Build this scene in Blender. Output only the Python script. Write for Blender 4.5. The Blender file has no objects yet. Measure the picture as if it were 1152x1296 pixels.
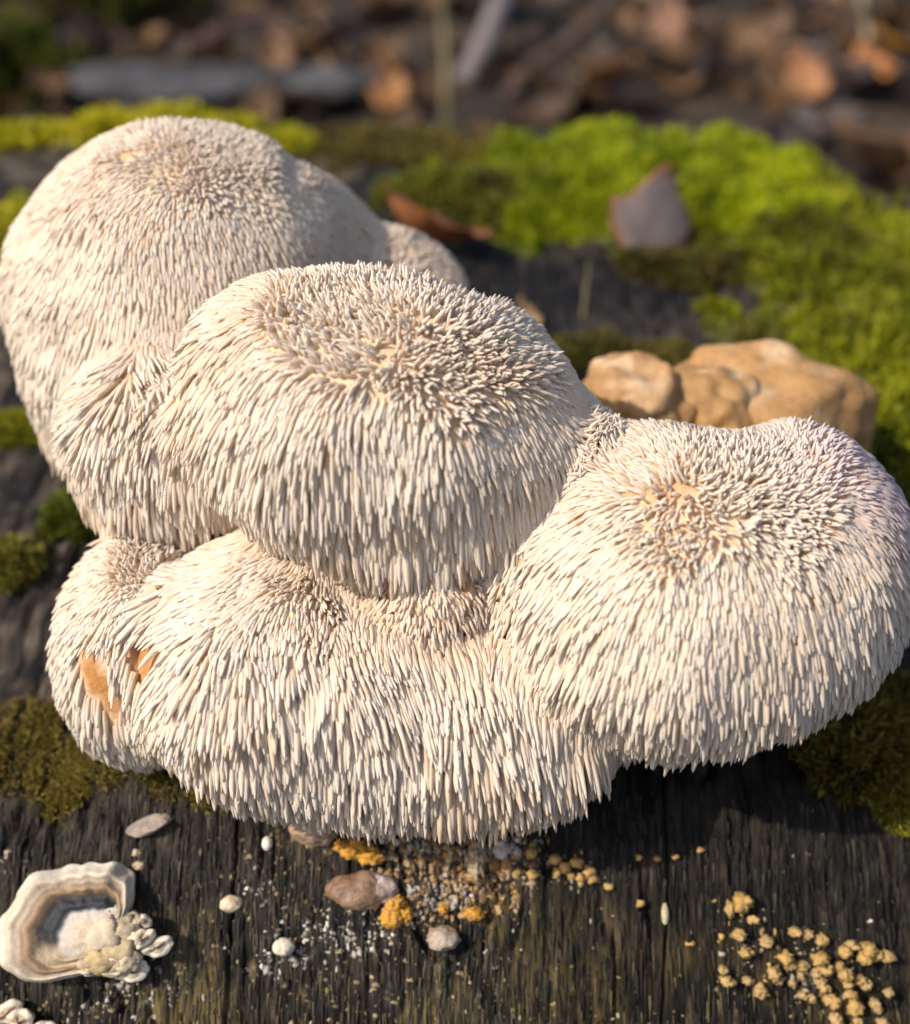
import bpy, math, random
import numpy as np
from mathutils import Vector, Matrix, Euler

random.seed(7)
rng = np.random.default_rng(11)
scene = bpy.context.scene
COL = scene.collection
CM = 0.01                                   # everything below is written in centimetres

# ------------------------------------------------------------------ camera
PITCH = math.radians(40.0)
TGT = np.array([0.0, 0.0, 6.0])
DIST = 26.0
FWD = np.array([0.0, math.cos(PITCH), -math.sin(PITCH)])
UPV = np.array([0.0, math.sin(PITCH), math.cos(PITCH)])
RGT = np.array([1.0, 0.0, 0.0])
EYE = TGT - FWD * DIST
FOV = math.radians(45.0)
FPX = 648.0 / math.tan(FOV / 2)
cam_d = bpy.data.cameras.new('camera')
cam = bpy.data.objects.new('camera', cam_d)
COL.objects.link(cam)
cam.location = Vector(EYE * CM)
cam.rotation_euler = (math.pi / 2 - PITCH, 0, 0)
cam_d.sensor_fit = 'VERTICAL'
cam_d.sensor_height = 24.0
cam_d.angle = FOV
cam_d.lens = 12.0 / math.tan(FOV / 2)
cam_d.clip_start = 0.01
cam_d.clip_end = 400.0
cam_d.dof.use_dof = True
cam_d.dof.focus_distance = 25.0 * CM
cam_d.dof.aperture_fstop = 5.0
scene.camera = cam
scene.render.resolution_x = 910
scene.render.resolution_y = 1024
scene.cycles.max_bounces = 7
scene.cycles.use_adaptive_sampling = True
scene.cycles.adaptive_threshold = 0.015

# ------------------------------------------------------------------ light
SUN = np.array([-0.64, -0.25, 0.72]); SUN /= np.linalg.norm(SUN)
sun_d = bpy.data.lights.new('sun', 'SUN')
sun_d.energy = 3.8
sun_d.angle = math.radians(0.6)
sun_d.color = (1.0, 0.91, 0.78)
sun = bpy.data.objects.new('sun', sun_d)
COL.objects.link(sun)
sun.rotation_euler = Vector(SUN).to_track_quat('Z', 'Y').to_euler()
sun.location = (-1, -0.2, 2)
world = bpy.data.worlds.new('World')
scene.world = world
world.use_nodes = True
wn = world.node_tree
sky = wn.nodes.new('ShaderNodeTexSky')
sky.sky_type = 'NISHITA'
sky.sun_disc = False
sky.dust_density = 3.0
sky.ozone_density = 0.4
sky.sun_elevation = math.asin(SUN[2])
sky.sun_rotation = math.atan2(SUN[0], SUN[1])
wn.links.new(sky.outputs[0], wn.nodes['Background'].inputs[0])
wn.nodes['Background'].inputs[1].default_value = 0.13
scene.view_settings.view_transform = 'Standard'
scene.view_settings.look = 'None'
scene.view_settings.gamma = 1.0
scene.view_settings.exposure = 0.28

# ------------------------------------------------------------------ maths helpers
def h3(ix, iy, iz, s):
    n = (ix.astype(np.int64) * 374761393 + iy.astype(np.int64) * 668265263 + iz.astype(np.int64) * 2147483647 + s * 144665) & 0xffffffff
    n = ((n ^ (n >> 13)) * 1274126177) & 0xffffffff
    n = ((n ^ (n >> 16)) * 2246822519) & 0xffffffff
    n = n ^ (n >> 15)
    return (n & 0xffffff).astype(np.float64) / 0xffffff * 2 - 1

def noise(p, s=0):
    p = np.asarray(p, float)
    i = np.floor(p); f = p - i; f = f * f * f * (f * (f * 6 - 15) + 10)
    i = i.astype(np.int64); r = 0
    for a in (0, 1):
        for b in (0, 1):
            for c in (0, 1):
                w = (f[..., 0] if a else 1 - f[..., 0]) * (f[..., 1] if b else 1 - f[..., 1]) * (f[..., 2] if c else 1 - f[..., 2])
                r = r + w * h3(i[..., 0] + a, i[..., 1] + b, i[..., 2] + c, s)
    return r

def fbm(p, s=0, o=3):
    p = np.asarray(p, float); r = 0; a = 1.0; t = 0
    for k in range(o):
        r = r + a * noise(p * 2 ** k + k * 17.3, s + k); t += a; a *= 0.5
    return r / t

def sstep(a, b, x):
    t = np.clip((x - a) / (b - a), 0, 1); return t * t * (3 - 2 * t)

def norm(v):
    return v / np.maximum(np.linalg.norm(v, axis=-1, keepdims=True), 1e-9)

def mixc(a, b, t):
    a = np.asarray(a, float); b = np.asarray(b, float); t = np.asarray(t)[..., None]
    return a * (1 - t) + b * t

def ray(px, py):
    return FWD + (px - 576.0) / FPX * RGT + (648.0 - py) / FPX * UPV

def P(px, py, d):
    return EYE + ray(px, py) * d

def G(px, py, z=0.0):
    r = ray(px, py); return EYE + r * ((z - EYE[2]) / r[2])

# ------------------------------------------------------------------ mesh helpers
def mk(name, v, faces, mat, parent=None, loc=(0, 0, 0), col=None, smooth=True):
    v = np.asarray(v, np.float32) * CM
    me = bpy.data.meshes.new(name)
    if not isinstance(faces, (list, tuple)): faces = [faces]
    faces = [np.asarray(f, np.int32) for f in faces if len(f)]
    li = np.concatenate([f.ravel() for f in faces]).astype(np.int32)
    tot = np.concatenate([np.full(len(f), f.shape[1], np.int32) for f in faces])
    st = np.concatenate([[0], np.cumsum(tot)[:-1]]).astype(np.int32)
    me.vertices.add(len(v)); me.vertices.foreach_set('co', v.ravel())
    me.loops.add(len(li)); me.loops.foreach_set('vertex_index', li)
    me.polygons.add(len(tot)); me.polygons.foreach_set('loop_start', st)
    try: me.polygons.foreach_set('loop_total', tot)
    except Exception: pass
    if smooth: me.polygons.foreach_set('use_smooth', np.ones(len(tot), bool))
    if col is not None:
        at = me.color_attributes.new('Col', 'FLOAT_COLOR', 'POINT')
        c = np.ones((len(v), 4), np.float32); c[:, :3] = col
        at.data.foreach_set('color', c.ravel())
    me.update(calc_edges=True)
    if len(v) < 20000: me.validate()
    me.materials.append(mat)
    o = bpy.data.objects.new(name, me)
    COL.objects.link(o)
    o.location = Vector([float(q) * CM for q in loc])
    if parent is not None: o.parent = parent
    return o

def tag(o, label=None, cat=None, group=None, kind=None):
    if label: o['label'] = label
    if cat: o['category'] = cat
    if group: o['group'] = group
    if kind: o['kind'] = kind
    return o

def empty(name, loc):
    o = bpy.data.objects.new(name, None)
    COL.objects.link(o); o.location = Vector([float(q) * CM for q in loc])
    o.empty_display_size = 0.01
    return o

def ico(sub):
    import bmesh
    bm = bmesh.new(); bmesh.ops.create_icosphere(bm, subdivisions=sub, radius=1.0)
    v = np.array([q.co[:] for q in bm.verts]); f = np.array([[q.index for q in p.verts] for p in bm.faces])
    bm.free(); return v, f
ICO = {k: ico(k) for k in (1, 2, 3, 4, 5)}

class Acc:                                   # collects vertices, faces and colours for one mesh
    def __init__(s): s.v = []; s.f = {}; s.c = []; s.n = 0
    def add(s, v, f, c):
        v = np.asarray(v, float); c = np.broadcast_to(np.asarray(c, float), (len(v), 3))
        f = np.asarray(f)
        s.f.setdefault(f.shape[1], []).append(f + s.n); s.v.append(v); s.c.append(c); s.n += len(v)
    def build(s, name, mat, parent=None, loc=(0, 0, 0), smooth=True):
        return mk(name, np.concatenate(s.v) - np.asarray(loc, float), [np.concatenate(q) for q in s.f.values()], mat, parent, loc, np.concatenate(s.c), smooth)

def tube(pts, rad, sides=8):
    pts = np.asarray(pts, float); n = len(pts); rad = np.broadcast_to(rad, (n,))
    T = norm(np.gradient(pts, axis=0)); ref = np.array([0.31, 0.2, 0.93])
    A = norm(np.cross(T, ref)); B = np.cross(T, A)
    an = np.arange(sides) / sides * 2 * math.pi
    v = (pts[:, None] + rad[:, None, None] * (np.cos(an)[None, :, None] * A[:, None] + np.sin(an)[None, :, None] * B[:, None])).reshape(-1, 3)
    q = []
    for i in range(n - 1):
        for k in range(sides):
            q.append((i * sides + k, i * sides + (k + 1) % sides, (i + 1) * sides + (k + 1) % sides, (i + 1) * sides + k))
    v = np.vstack([v, pts[0], pts[-1]])
    t = [(len(v) - 2, (k + 1) % sides, k) for k in range(sides)] + [(len(v) - 1, (n - 1) * sides + k, (n - 1) * sides + (k + 1) % sides) for k in range(sides)]
    return v, np.array(q), np.array(t)

# ------------------------------------------------------------------ materials
def mat_new(name):
    m = bpy.data.materials.new(name); m.use_nodes = True
    return m, m.node_tree, m.node_tree.nodes['Principled BSDF']

def mat_attr(name, rough=0.6, sss=0.0, sssr=(1, .6, .35), ssss=0.002, spec=0.3, trans=0.0, bump=0.0, bscale=900, var=0.0):
    m, nt, b = mat_new(name)
    a = nt.nodes.new('ShaderNodeAttribute'); a.attribute_name = 'Col'
    src = a.outputs['Color']
    if var:
        tc = nt.nodes.new('ShaderNodeTexCoord'); nz = nt.nodes.new('ShaderNodeTexNoise')
        nz.inputs['Scale'].default_value = bscale * .6; nz.inputs['Detail'].default_value = 4
        nt.links.new(tc.outputs['Object'], nz.inputs['Vector'])
        mr = nt.nodes.new('ShaderNodeMapRange'); mr.inputs[1].default_value = .3; mr.inputs[2].default_value = .7
        mr.inputs[3].default_value = 1 - var; mr.inputs[4].default_value = 1 + var
        nt.links.new(nz.outputs[0], mr.inputs[0])
        mx = nt.nodes.new('ShaderNodeVectorMath'); mx.operation = 'SCALE'
        nt.links.new(src, mx.inputs[0]); nt.links.new(mr.outputs[0], mx.inputs['Scale']); src = mx.outputs[0]
    nt.links.new(src, b.inputs['Base Color'])
    b.inputs['Roughness'].default_value = rough
    b.inputs['Specular IOR Level'].default_value = spec
    if sss:
        b.inputs['Subsurface Weight'].default_value = sss
        b.inputs['Subsurface Radius'].default_value = sssr
        b.inputs['Subsurface Scale'].default_value = ssss
    if bump:
        tc = nt.nodes.new('ShaderNodeTexCoord'); nz = nt.nodes.new('ShaderNodeTexNoise')
        nz.inputs['Scale'].default_value = bscale; nz.inputs['Detail'].default_value = 5
        nt.links.new(tc.outputs['Object'], nz.inputs['Vector'])
        bp = nt.nodes.new('ShaderNodeBump'); bp.inputs['Strength'].default_value = bump; bp.inputs['Distance'].default_value = 0.0006
        nt.links.new(nz.outputs[0], bp.inputs['Height']); nt.links.new(bp.outputs[0], b.inputs['Normal'])
    if trans:
        t = nt.nodes.new('ShaderNodeBsdfTranslucent'); mx = nt.nodes.new('ShaderNodeMixShader'); mx.inputs[0].default_value = trans
        nt.links.new(src, t.inputs[0]); nt.links.new(b.outputs[0], mx.inputs[1]); nt.links.new(t.outputs[0], mx.inputs[2])
        nt.links.new(mx.outputs[0], nt.nodes['Material Output'].inputs[0])
    return m

M_SPINE = mat_attr('spine_flesh', rough=.55, spec=.2, trans=.34)
M_FLESH = mat_attr('mushroom_flesh', rough=.6, spec=.25, bump=.6, bscale=700, var=.15)
M_MOSS = mat_attr('moss_leaf', rough=.55, spec=.25, trans=.35)
M_BRACKET = mat_attr('bracket_skin', rough=.6, sss=.15, ssss=.0015, spec=.3, bump=.35, bscale=1500, var=.12)
M_CRUMB = mat_attr('crumb', rough=.75, sss=.1, ssss=.001, spec=.25, bump=.4, bscale=2500, var=.15)
M_GEL = mat_attr('gelatinous_skin', rough=.48, sss=.25, ssss=.003, spec=.35, bump=.6, bscale=1200, var=.15)
M_LEAF = mat_attr('dry_leaf', rough=.55, spec=.3, trans=.2, bump=.3, bscale=250, var=.15)
M_BARK = mat_attr('dead_wood', rough=.75, spec=.3, bump=.8, bscale=500, var=.25)

def mat_wood():
    m, nt, b = mat_new('weathered_wood'); N, L = nt.nodes, nt.links
    a = N.new('ShaderNodeAttribute'); a.attribute_name = 'Col'
    tc = N.new('ShaderNodeTexCoord')
    mp = N.new('ShaderNodeMapping'); mp.inputs['Scale'].default_value = (1500, 170, 170)
    L.new(tc.outputs['Object'], mp.inputs['Vector'])
    n1 = N.new('ShaderNodeTexNoise'); n1.inputs['Scale'].default_value = 1; n1.inputs['Detail'].default_value = 6; n1.inputs['Roughness'].default_value = .65
    L.new(mp.outputs[0], n1.inputs['Vector'])
    mr = N.new('ShaderNodeMapRange'); mr.inputs[1].default_value = .32; mr.inputs[2].default_value = .72; mr.inputs[3].default_value = .45; mr.inputs[4].default_value = 1.75
    L.new(n1.outputs[0], mr.inputs[0])
    sc = N.new('ShaderNodeVectorMath'); sc.operation = 'SCALE'
    L.new(a.outputs['Color'], sc.inputs[0]); L.new(mr.outputs[0], sc.inputs['Scale']); L.new(sc.outputs[0], b.inputs['Base Color'])
    n2 = N.new('ShaderNodeTexNoise'); n2.inputs['Scale'].default_value = 60; n2.inputs['Detail'].default_value = 3
    L.new(tc.outputs['Object'], n2.inputs['Vector'])
    r2 = N.new('ShaderNodeMapRange'); r2.inputs[1].default_value = .35; r2.inputs[2].default_value = .65; r2.inputs[3].default_value = .42; r2.inputs[4].default_value = .8
    L.new(n2.outputs[0], r2.inputs[0]); L.new(r2.outputs[0], b.inputs['Roughness'])
    b.inputs['Specular IOR Level'].default_value = .16
    bp = N.new('ShaderNodeBump'); bp.inputs['Strength'].default_value = .9; bp.inputs['Distance'].default_value = .0008
    L.new(n1.outputs[0], bp.inputs['Height']); L.new(bp.outputs[0], b.inputs['Normal'])
    return m
M_WOOD = mat_wood()

def mat_soil():
    m, nt, b = mat_new('forest_soil'); N, L = nt.nodes, nt.links
    tc = N.new('ShaderNodeTexCoord'); n1 = N.new('ShaderNodeTexNoise'); n1.inputs['Scale'].default_value = 14; n1.inputs['Detail'].default_value = 8
    L.new(tc.outputs['Object'], n1.inputs['Vector'])
    cr = N.new('ShaderNodeValToRGB'); cr.color_ramp.elements[0].position = .35; cr.color_ramp.elements[0].color = (.010, .007, .005, 1)
    cr.color_ramp.elements[1].position = .7; cr.color_ramp.elements[1].color = (.055, .035, .02, 1)
    L.new(n1.outputs[0], cr.inputs[0]); L.new(cr.outputs[0], b.inputs['Base Color']); b.inputs['Roughness'].default_value = .9
    bp = N.new('ShaderNodeBump'); bp.inputs['Strength'].default_value = .8; bp.inputs['Distance'].default_value = .02
    L.new(n1.outputs[0], bp.inputs['Height']); L.new(bp.outputs[0], b.inputs['Normal'])
    return m
M_SOIL = mat_soil()

# ------------------------------------------------------------------ forest floor
FLOOR_Z = -25.0
def floor_z(x, y):
    p = np.stack([np.asarray(x, float) / 45, np.asarray(y, float) / 45, np.zeros_like(np.asarray(x, float))], -1)
    return FLOOR_Z + 3.0 * fbm(p, 91, 2) + np.maximum(0, np.asarray(y, float) - 150) * .03
gx = np.concatenate([[-15000, -6000, -2000, -900], np.linspace(-400, 400, 110), [900, 2000, 6000, 15000]])
gy = np.concatenate([[-15000, -6000, -2000, -700], np.linspace(-200, 400, 90), [900, 2000, 6000, 15000]])
X, Y = np.meshgrid(gx, gy); Z = np.where((abs(X) < 800) & (abs(Y) < 800), floor_z(np.clip(X, -500, 500), np.clip(Y, -400, 500)), FLOOR_Z + 6)
def gridfaces(nx, ny):
    i = np.arange(nx * ny).reshape(ny, nx)
    return np.stack([i[:-1, :-1], i[:-1, 1:], i[1:, 1:], i[1:, :-1]], -1).reshape(-1, 4)
tag(mk('ground', np.stack([X, Y, Z], -1).reshape(-1, 3), gridfaces(len(gx), len(gy)), M_SOIL), kind='structure')

# ------------------------------------------------------------------ the old stump
CX, CY, SA, SB, SP = -5.0, 16.5, 27.0, 20.0, 2.6
def outline_sd(x, y):
    return ((np.abs((x - CX) / SA) ** SP + np.abs((y - CY) / SB) ** SP) ** (1 / SP) - 1) * SB
def stump_base(x, y):
    x = np.asarray(x, float); y = np.asarray(y, float)
    sd = outline_sd(x, y); w = 1.1
    z = -1.12 * w * np.logaddexp(0, sd / w)
    p = np.stack([x / 9, y / 7, np.full_like(x, 3.3)], -1)
    z = z + (.75 * fbm(p, 5, 2) + .25 * fbm(p * 3.1, 8, 2)) * sstep(-2.5, 4, y)
    # step of a broken board on the left of the top
    z = z - .55 * sstep(.35, -.1, y - (2.2 + .35 * noise(np.stack([x / 2.5, x * 0, x * 0 + 1], -1), 3))) * sstep(-8.0, -9.2, x)
    return z
def wood_relief(x, y):
    sl = np.hypot(1, 1.1) * y
    wx = x + .22 * fbm(np.stack([x / 3, sl / 5, x * 0], -1), 21, 2)
    g1 = fbm(np.stack([wx / .16, sl / 2.6, x * 0], -1), 31, 3)
    g2 = noise(np.stack([wx / .42, sl / 5, x * 0 + 4], -1), 33)
    cr = np.maximum(0, 1 - np.abs(g2) / .16)
    lump = fbm(np.stack([x / 1.1, sl / 1.6, x * 0 + 9], -1), 41, 3)
    fine = noise(np.stack([wx / .07, sl / .5, x * 0 + 2], -1), 47)
    g3 = noise(np.stack([wx / 1.9, sl / 16, x * 0 + 6], -1), 51) + .06 * g2
    big_cr = np.maximum(0, 1 - np.abs(g3) / .055)
    return .12 * g1 - .30 * big_cr - .24 * cr * (.35 + .65 * sstep(-.2, .4, noise(np.stack([x / 1.3, sl / 1.7, x * 0], -1), 44))) + .12 * lump + .03 * fine
def stump_z(x, y):
    x = np.asarray(x, float); y = np.asarray(y, float)
    return np.maximum(stump_base(x, y) + wood_relief(x, y), FLOOR_Z - 6)
gx = np.concatenate([np.linspace(-52, -15, 60), np.linspace(-14.8, -10.0, 60), np.arange(-9.97, 9.98, .036), np.linspace(10.0, 20, 120), np.linspace(20.3, 46, 50)])
gy = np.concatenate([np.linspace(-29, -9.6, 45), np.arange(-9.4, -1.5, .075), np.arange(-1.5, 40, .32), np.linspace(40.3, 64, 40)])
X, Y = np.meshgrid(gx, gy); Zb = stump_base(X, Y); Zr = wood_relief(X, Y); Z = np.maximum(Zb + Zr, FLOOR_Z - 6)
# own colour of the wood: near-black weathered brown, greyer on top, olive algae and tan rot where it grows; shade painted in at the right
PX = np.stack([X, Y, Z], -1).reshape(-1, 3)
big = fbm(PX / 3.0, 61, 3); med = fbm(PX / .8 * np.array([2.2, 1, 1]), 63, 3)
c = mixc((.012, .010, .008), (.050, .038, .028), sstep(-.35, .5, med))
alg = sstep(-.05, .35, big + .45 * med - .12) * sstep(-3.6, -4.6, PX[:, 1] + .14 * PX[:, 0])
c = mixc(c, (.125, .092, .036), alg * .9)
tan = sstep(.25, .55, fbm(PX / np.array([.35, .9, .9]), 67, 3)) * sstep(-2.5, -4.5, PX[:, 1])
c = mixc(c, (.17, .125, .072), tan * .7)
up = sstep(-1.0, 2.5, PX[:, 1])
c = mixc(c, mixc((.009, .009, .012), (.055, .047, .04), sstep(-.3, .5, big + .5 * med)), up * .8)
far = sstep(24, 30, PX[:, 1]) * sstep(10, 0, PX[:, 0])
c = mixc(c, (.085, .068, .04), far * sstep(-.3, .4, big))
lft = sstep(-7.5, -10, PX[:, 0]) * sstep(-1, 1, PX[:, 1])
c = mixc(c, mixc((.022, .019, .017), (.13, .10, .075), sstep(-.1, .5, med)), lft * .8)
dark_shade = sstep(-1.5, 2.5, PX[:, 0] + 1.2 * big + .35 * (PX[:, 1] + 4)) * sstep(3, 0, PX[:, 1])  # darker wood at right; also paints in deep shade under the mushroom
c = c * (1 - .55 * dark_shade)[:, None]
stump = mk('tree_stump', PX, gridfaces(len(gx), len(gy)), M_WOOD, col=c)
tag(stump, 'broad dark weathered tree stump carrying the shaggy white mushroom and the moss', 'tree stump')

def hit(px, py, dz=0.0):                      # where the sight line through a pixel meets the stump
    r = ray(px, py); t = np.linspace(20, 75, 1200)
    q = EYE + r * t[:, None]
    k = np.argmax(q[:, 2] < stump_z(q[:, 0], q[:, 1]))
    return q[k] + np.array([0, 0, dz])
def snorm(x, y, e=.35):
    f = lambda a, b: float(stump_base(np.array(a), np.array(b)))
    return norm(np.array([-(f(x + e, y) - f(x - e, y)) / (2 * e), -(f(x, y + e) - f(x, y - e)) / (2 * e), 1.0]))

# ------------------------------------------------------------------ the shaggy mushroom
class Lobe:
    def __init__(s, name, px, py, d, rx, ry, rz, amp=.06, freq=1.6, crest=(0, -.15, 1), seed=0, spin=0, L=.95, dens=1.0, tilt=0, spines=True, rs=1.0, shag=0.0):
        s.name = name; s.c = P(px, py, d); k = d / FPX
        s.r = np.array([rx * k, rz * k, ry * k]) * 1.03; s.amp = amp; s.freq = freq; s.seed = seed
        s.R = np.array(Euler((math.radians(tilt), math.radians(spin), 0)).to_matrix())
        s.crest = norm(np.array(crest, float)); s.L = L; s.dens = dens; s.spines = spines; s.rs = rs; s.shag = shag
    def f(s, d): return 1 + s.amp * fbm(d * s.freq, s.seed, 2) + .015 * noise(d * 4, s.seed + 5)
    def pos(s, d): return s.c + (d * s.f(d)[:, None] * s.r) @ s.R.T
    def inside(s, p, m=.99):
        l = ((p - s.c) @ s.R) / s.r; q = np.linalg.norm(l, axis=1)
        return q < s.f(l / np.maximum(q, 1e-9)[:, None]) * m
    def nrm(s, d):
        a = norm(np.cross(d, np.array([.3, .5, .81]))); b = np.cross(d, a); e = .02
        return norm(np.cross(s.pos(norm(d + e * a)) - s.pos(norm(d - e * a)), s.pos(norm(d + e * b)) - s.pos(norm(d - e * b))))

LOBES = [
    Lobe('lobe', 496, 530, 26.2, 256, 166, 205, seed=1, crest=(.26, -.18, 1), amp=.09, L=.92, spin=15),  # middle
    Lobe('lobe', 230, 350, 31.2, 204, 176, 192, seed=2, crest=(.25, .0, 1), amp=.08, L=.6, rs=.74, dens=1.4),          # rear left
    Lobe('lobe', 360, 345, 33.0, 118, 122, 125, seed=3, crest=(.1, 0, 1), L=.5, rs=.75, dens=1.2),                     # rear, behind
    Lobe('lobe', 496, 378, 33.6, 92, 82, 95, seed=4, L=.55),
    Lobe('lobe', 192, 565, 28.4, 96, 116, 112, seed=5, crest=(0, 1, .5), L=.72, rs=.88, dens=1.1),      # left under rear lobe
    Lobe('lobe', 146, 500, 31.2, 84, 150, 118, seed=15, spin=-14, crest=(0, 1, .5), L=.72),
    Lobe('lobe', 338, 845, 26.6, 130, 152, 160, seed=6, crest=(.35, .3, 1), amp=.08, L=.8),          # lower middle
    Lobe('lobe', 455, 885, 26.6, 125, 136, 134, seed=16, crest=(.1, .45, 1), amp=.07, L=.8),
    Lobe('lobe', 590, 900, 26.7, 182, 124, 136, seed=7, crest=(-.1, .35, 1), amp=.08, L=.85),
    Lobe('lobe', 172, 825, 28.0, 88, 138, 125, seed=8, crest=(.2, .1, 1), L=.65, rs=.85, dens=1.15),                     # lower left
    Lobe('lobe', 846, 738, 26.0, 178, 178, 200, seed=9, crest=(.1, -.2, 1), amp=.08, L=.9),          # right
    Lobe('lobe', 925, 745, 26.3, 150, 162, 180, seed=17, crest=(0, -.15, 1), amp=.06, L=.9),
    Lobe('lobe', 1008, 710, 26.8, 124, 164, 165, seed=10, crest=(-.1, -.15, 1), amp=.07, L=.85),
    Lobe('lobe', 548, 755, 25.5, 52, 42, 50, seed=11, L=.45, dens=1.4, rs=.72, shag=.7),             # tufts in the cleft
    Lobe('lobe', 684, 750, 25.8, 55, 80, 60, seed=12, L=.5, dens=1.3, rs=.78, shag=.4),
    Lobe('lobe', 470, 745, 26.8, 55, 60, 55, seed=18, L=.45, dens=1.3, rs=.75, shag=.4),
    Lobe('lobe', 610, 745, 27.0, 60, 60, 55, seed=19, L=.45, dens=1.2, rs=.75, shag=.4),
    Lobe('lobe', 255, 590, 28.0, 70, 90, 80, seed=20, crest=(0, 1, .5), L=.72, rs=.9),               # fills the fold between left and middle
    Lobe('lobe', 245, 840, 27.4, 70, 120, 90, seed=21, crest=(0, 1, .5), L=.72, rs=.9),
    Lobe('lobe', 230, 470, 30.0, 100, 110, 100, seed=22, crest=(0, 1, .5), L=.7, rs=.85),
    Lobe('lobe', 700, 620, 27.0, 80, 90, 80, seed=23, crest=(0, 1, .5), L=.7, rs=.9),
    Lobe('lobe', 715, 860, 26.8, 85, 85, 80, seed=24, crest=(0, 1, .5), L=.8),
    Lobe('core', 560, 690, 30.0, 250, 200, 160, seed=13, spines=False),
]
KS = .40                                     # the lobes run into each other in soft folds
def dists(p):
    out = []
    for o2 in LOBES:
        l = (p - o2.c) @ o2.R; w = np.linalg.norm(l, axis=1); lq = l / o2.r; qn = np.maximum(np.linalg.norm(lq, axis=1), 1e-6)
        out.append(w * (1 - o2.f(lq / qn[:, None]) / qn))
    return np.array(out)
def field(p):
    d_ = dists(p); m = d_.min(0); return m - KS * np.log(np.exp(-(d_ - m) / KS).sum(0)), d_
def fgrad(p, e=.05):
    F0, _ = field(p); return norm(np.stack([field(p + np.eye(3)[k] * e)[0] - F0 for k in range(3)], -1)), F0
base = np.array([0.0, 2.0, 0.0])
mush = empty('lions_mane_mushroom', base)
tag(mush, 'large creamy white shaggy mushroom of several lobes covered in hanging spines', 'mushroom')
def on_body(px, py):                          # where a sight line meets the mushroom's flesh
    t = np.linspace(19, 36, 500); q = EYE + ray(px, py) * t[:, None]
    return q[np.argmax(field(q)[0] < 0)]
BARE = [(on_body(px, py), r) for px, py, r in [(176, 826, .30), (182, 848, .32), (112, 845, .28), (124, 866, .32), (142, 895, .26), (733, 655, .12), (505, 395, .11), (540, 440, .09), (490, 735, .2), (590, 742, .15), (655, 712, .1), (605, 735, .12)]]
SIDES = 4; NRING = 4; TT = np.array([0.0, .38, .72, .92]); RR = np.array([1.0, 1.12, .84, .38])
RC = np.array([1.05, 1.05, .82, .42])
def spine_geo(P0, d0, g, L, r, twist, side):
    n = len(P0); b = P0 + d0 * (L * .42)[:, None]; e = b + g * (L * .62)[:, None]
    rings = []; 
    for t, k1, k2 in zip(TT, RR, RC):
        k = k1 * side + k2 * (1 - side)
        p = P0 * (1 - t) ** 2 + 2 * b * t * (1 - t) + e * t * t
        T = norm((b - P0) * (1 - t) + (e - b) * t)
        A = norm(np.cross(T, np.array([.13, .97, .21]))); B = np.cross(T, A)
        an = np.arange(SIDES) / SIDES * 2 * math.pi
        ca = np.cos(an[None] + twist[:, None]); sa = np.sin(an[None] + twist[:, None])
        rings.append(p[:, None] + (r * k)[:, None, None] * (ca[..., None] * A[:, None] + sa[..., None] * B[:, None]))
    v = np.concatenate(rings + [e[:, None]], 1)          # n, 5*SIDES+1, 3
    return v
q = [(i * SIDES + k, i * SIDES + (k + 1) % SIDES, (i + 1) * SIDES + (k + 1) % SIDES, (i + 1) * SIDES + k) for i in range(NRING - 1) for k in range(SIDES)]
SQ = np.array(q); ST = np.array([((NRING - 1) * SIDES + k, (NRING - 1) * SIDES + (k + 1) % SIDES, NRING * SIDES) for k in range(SIDES)]); NV = NRING * SIDES + 1
spV, spC, spScore, spLobe = [], [], [], []
lobe_obj = []
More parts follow.
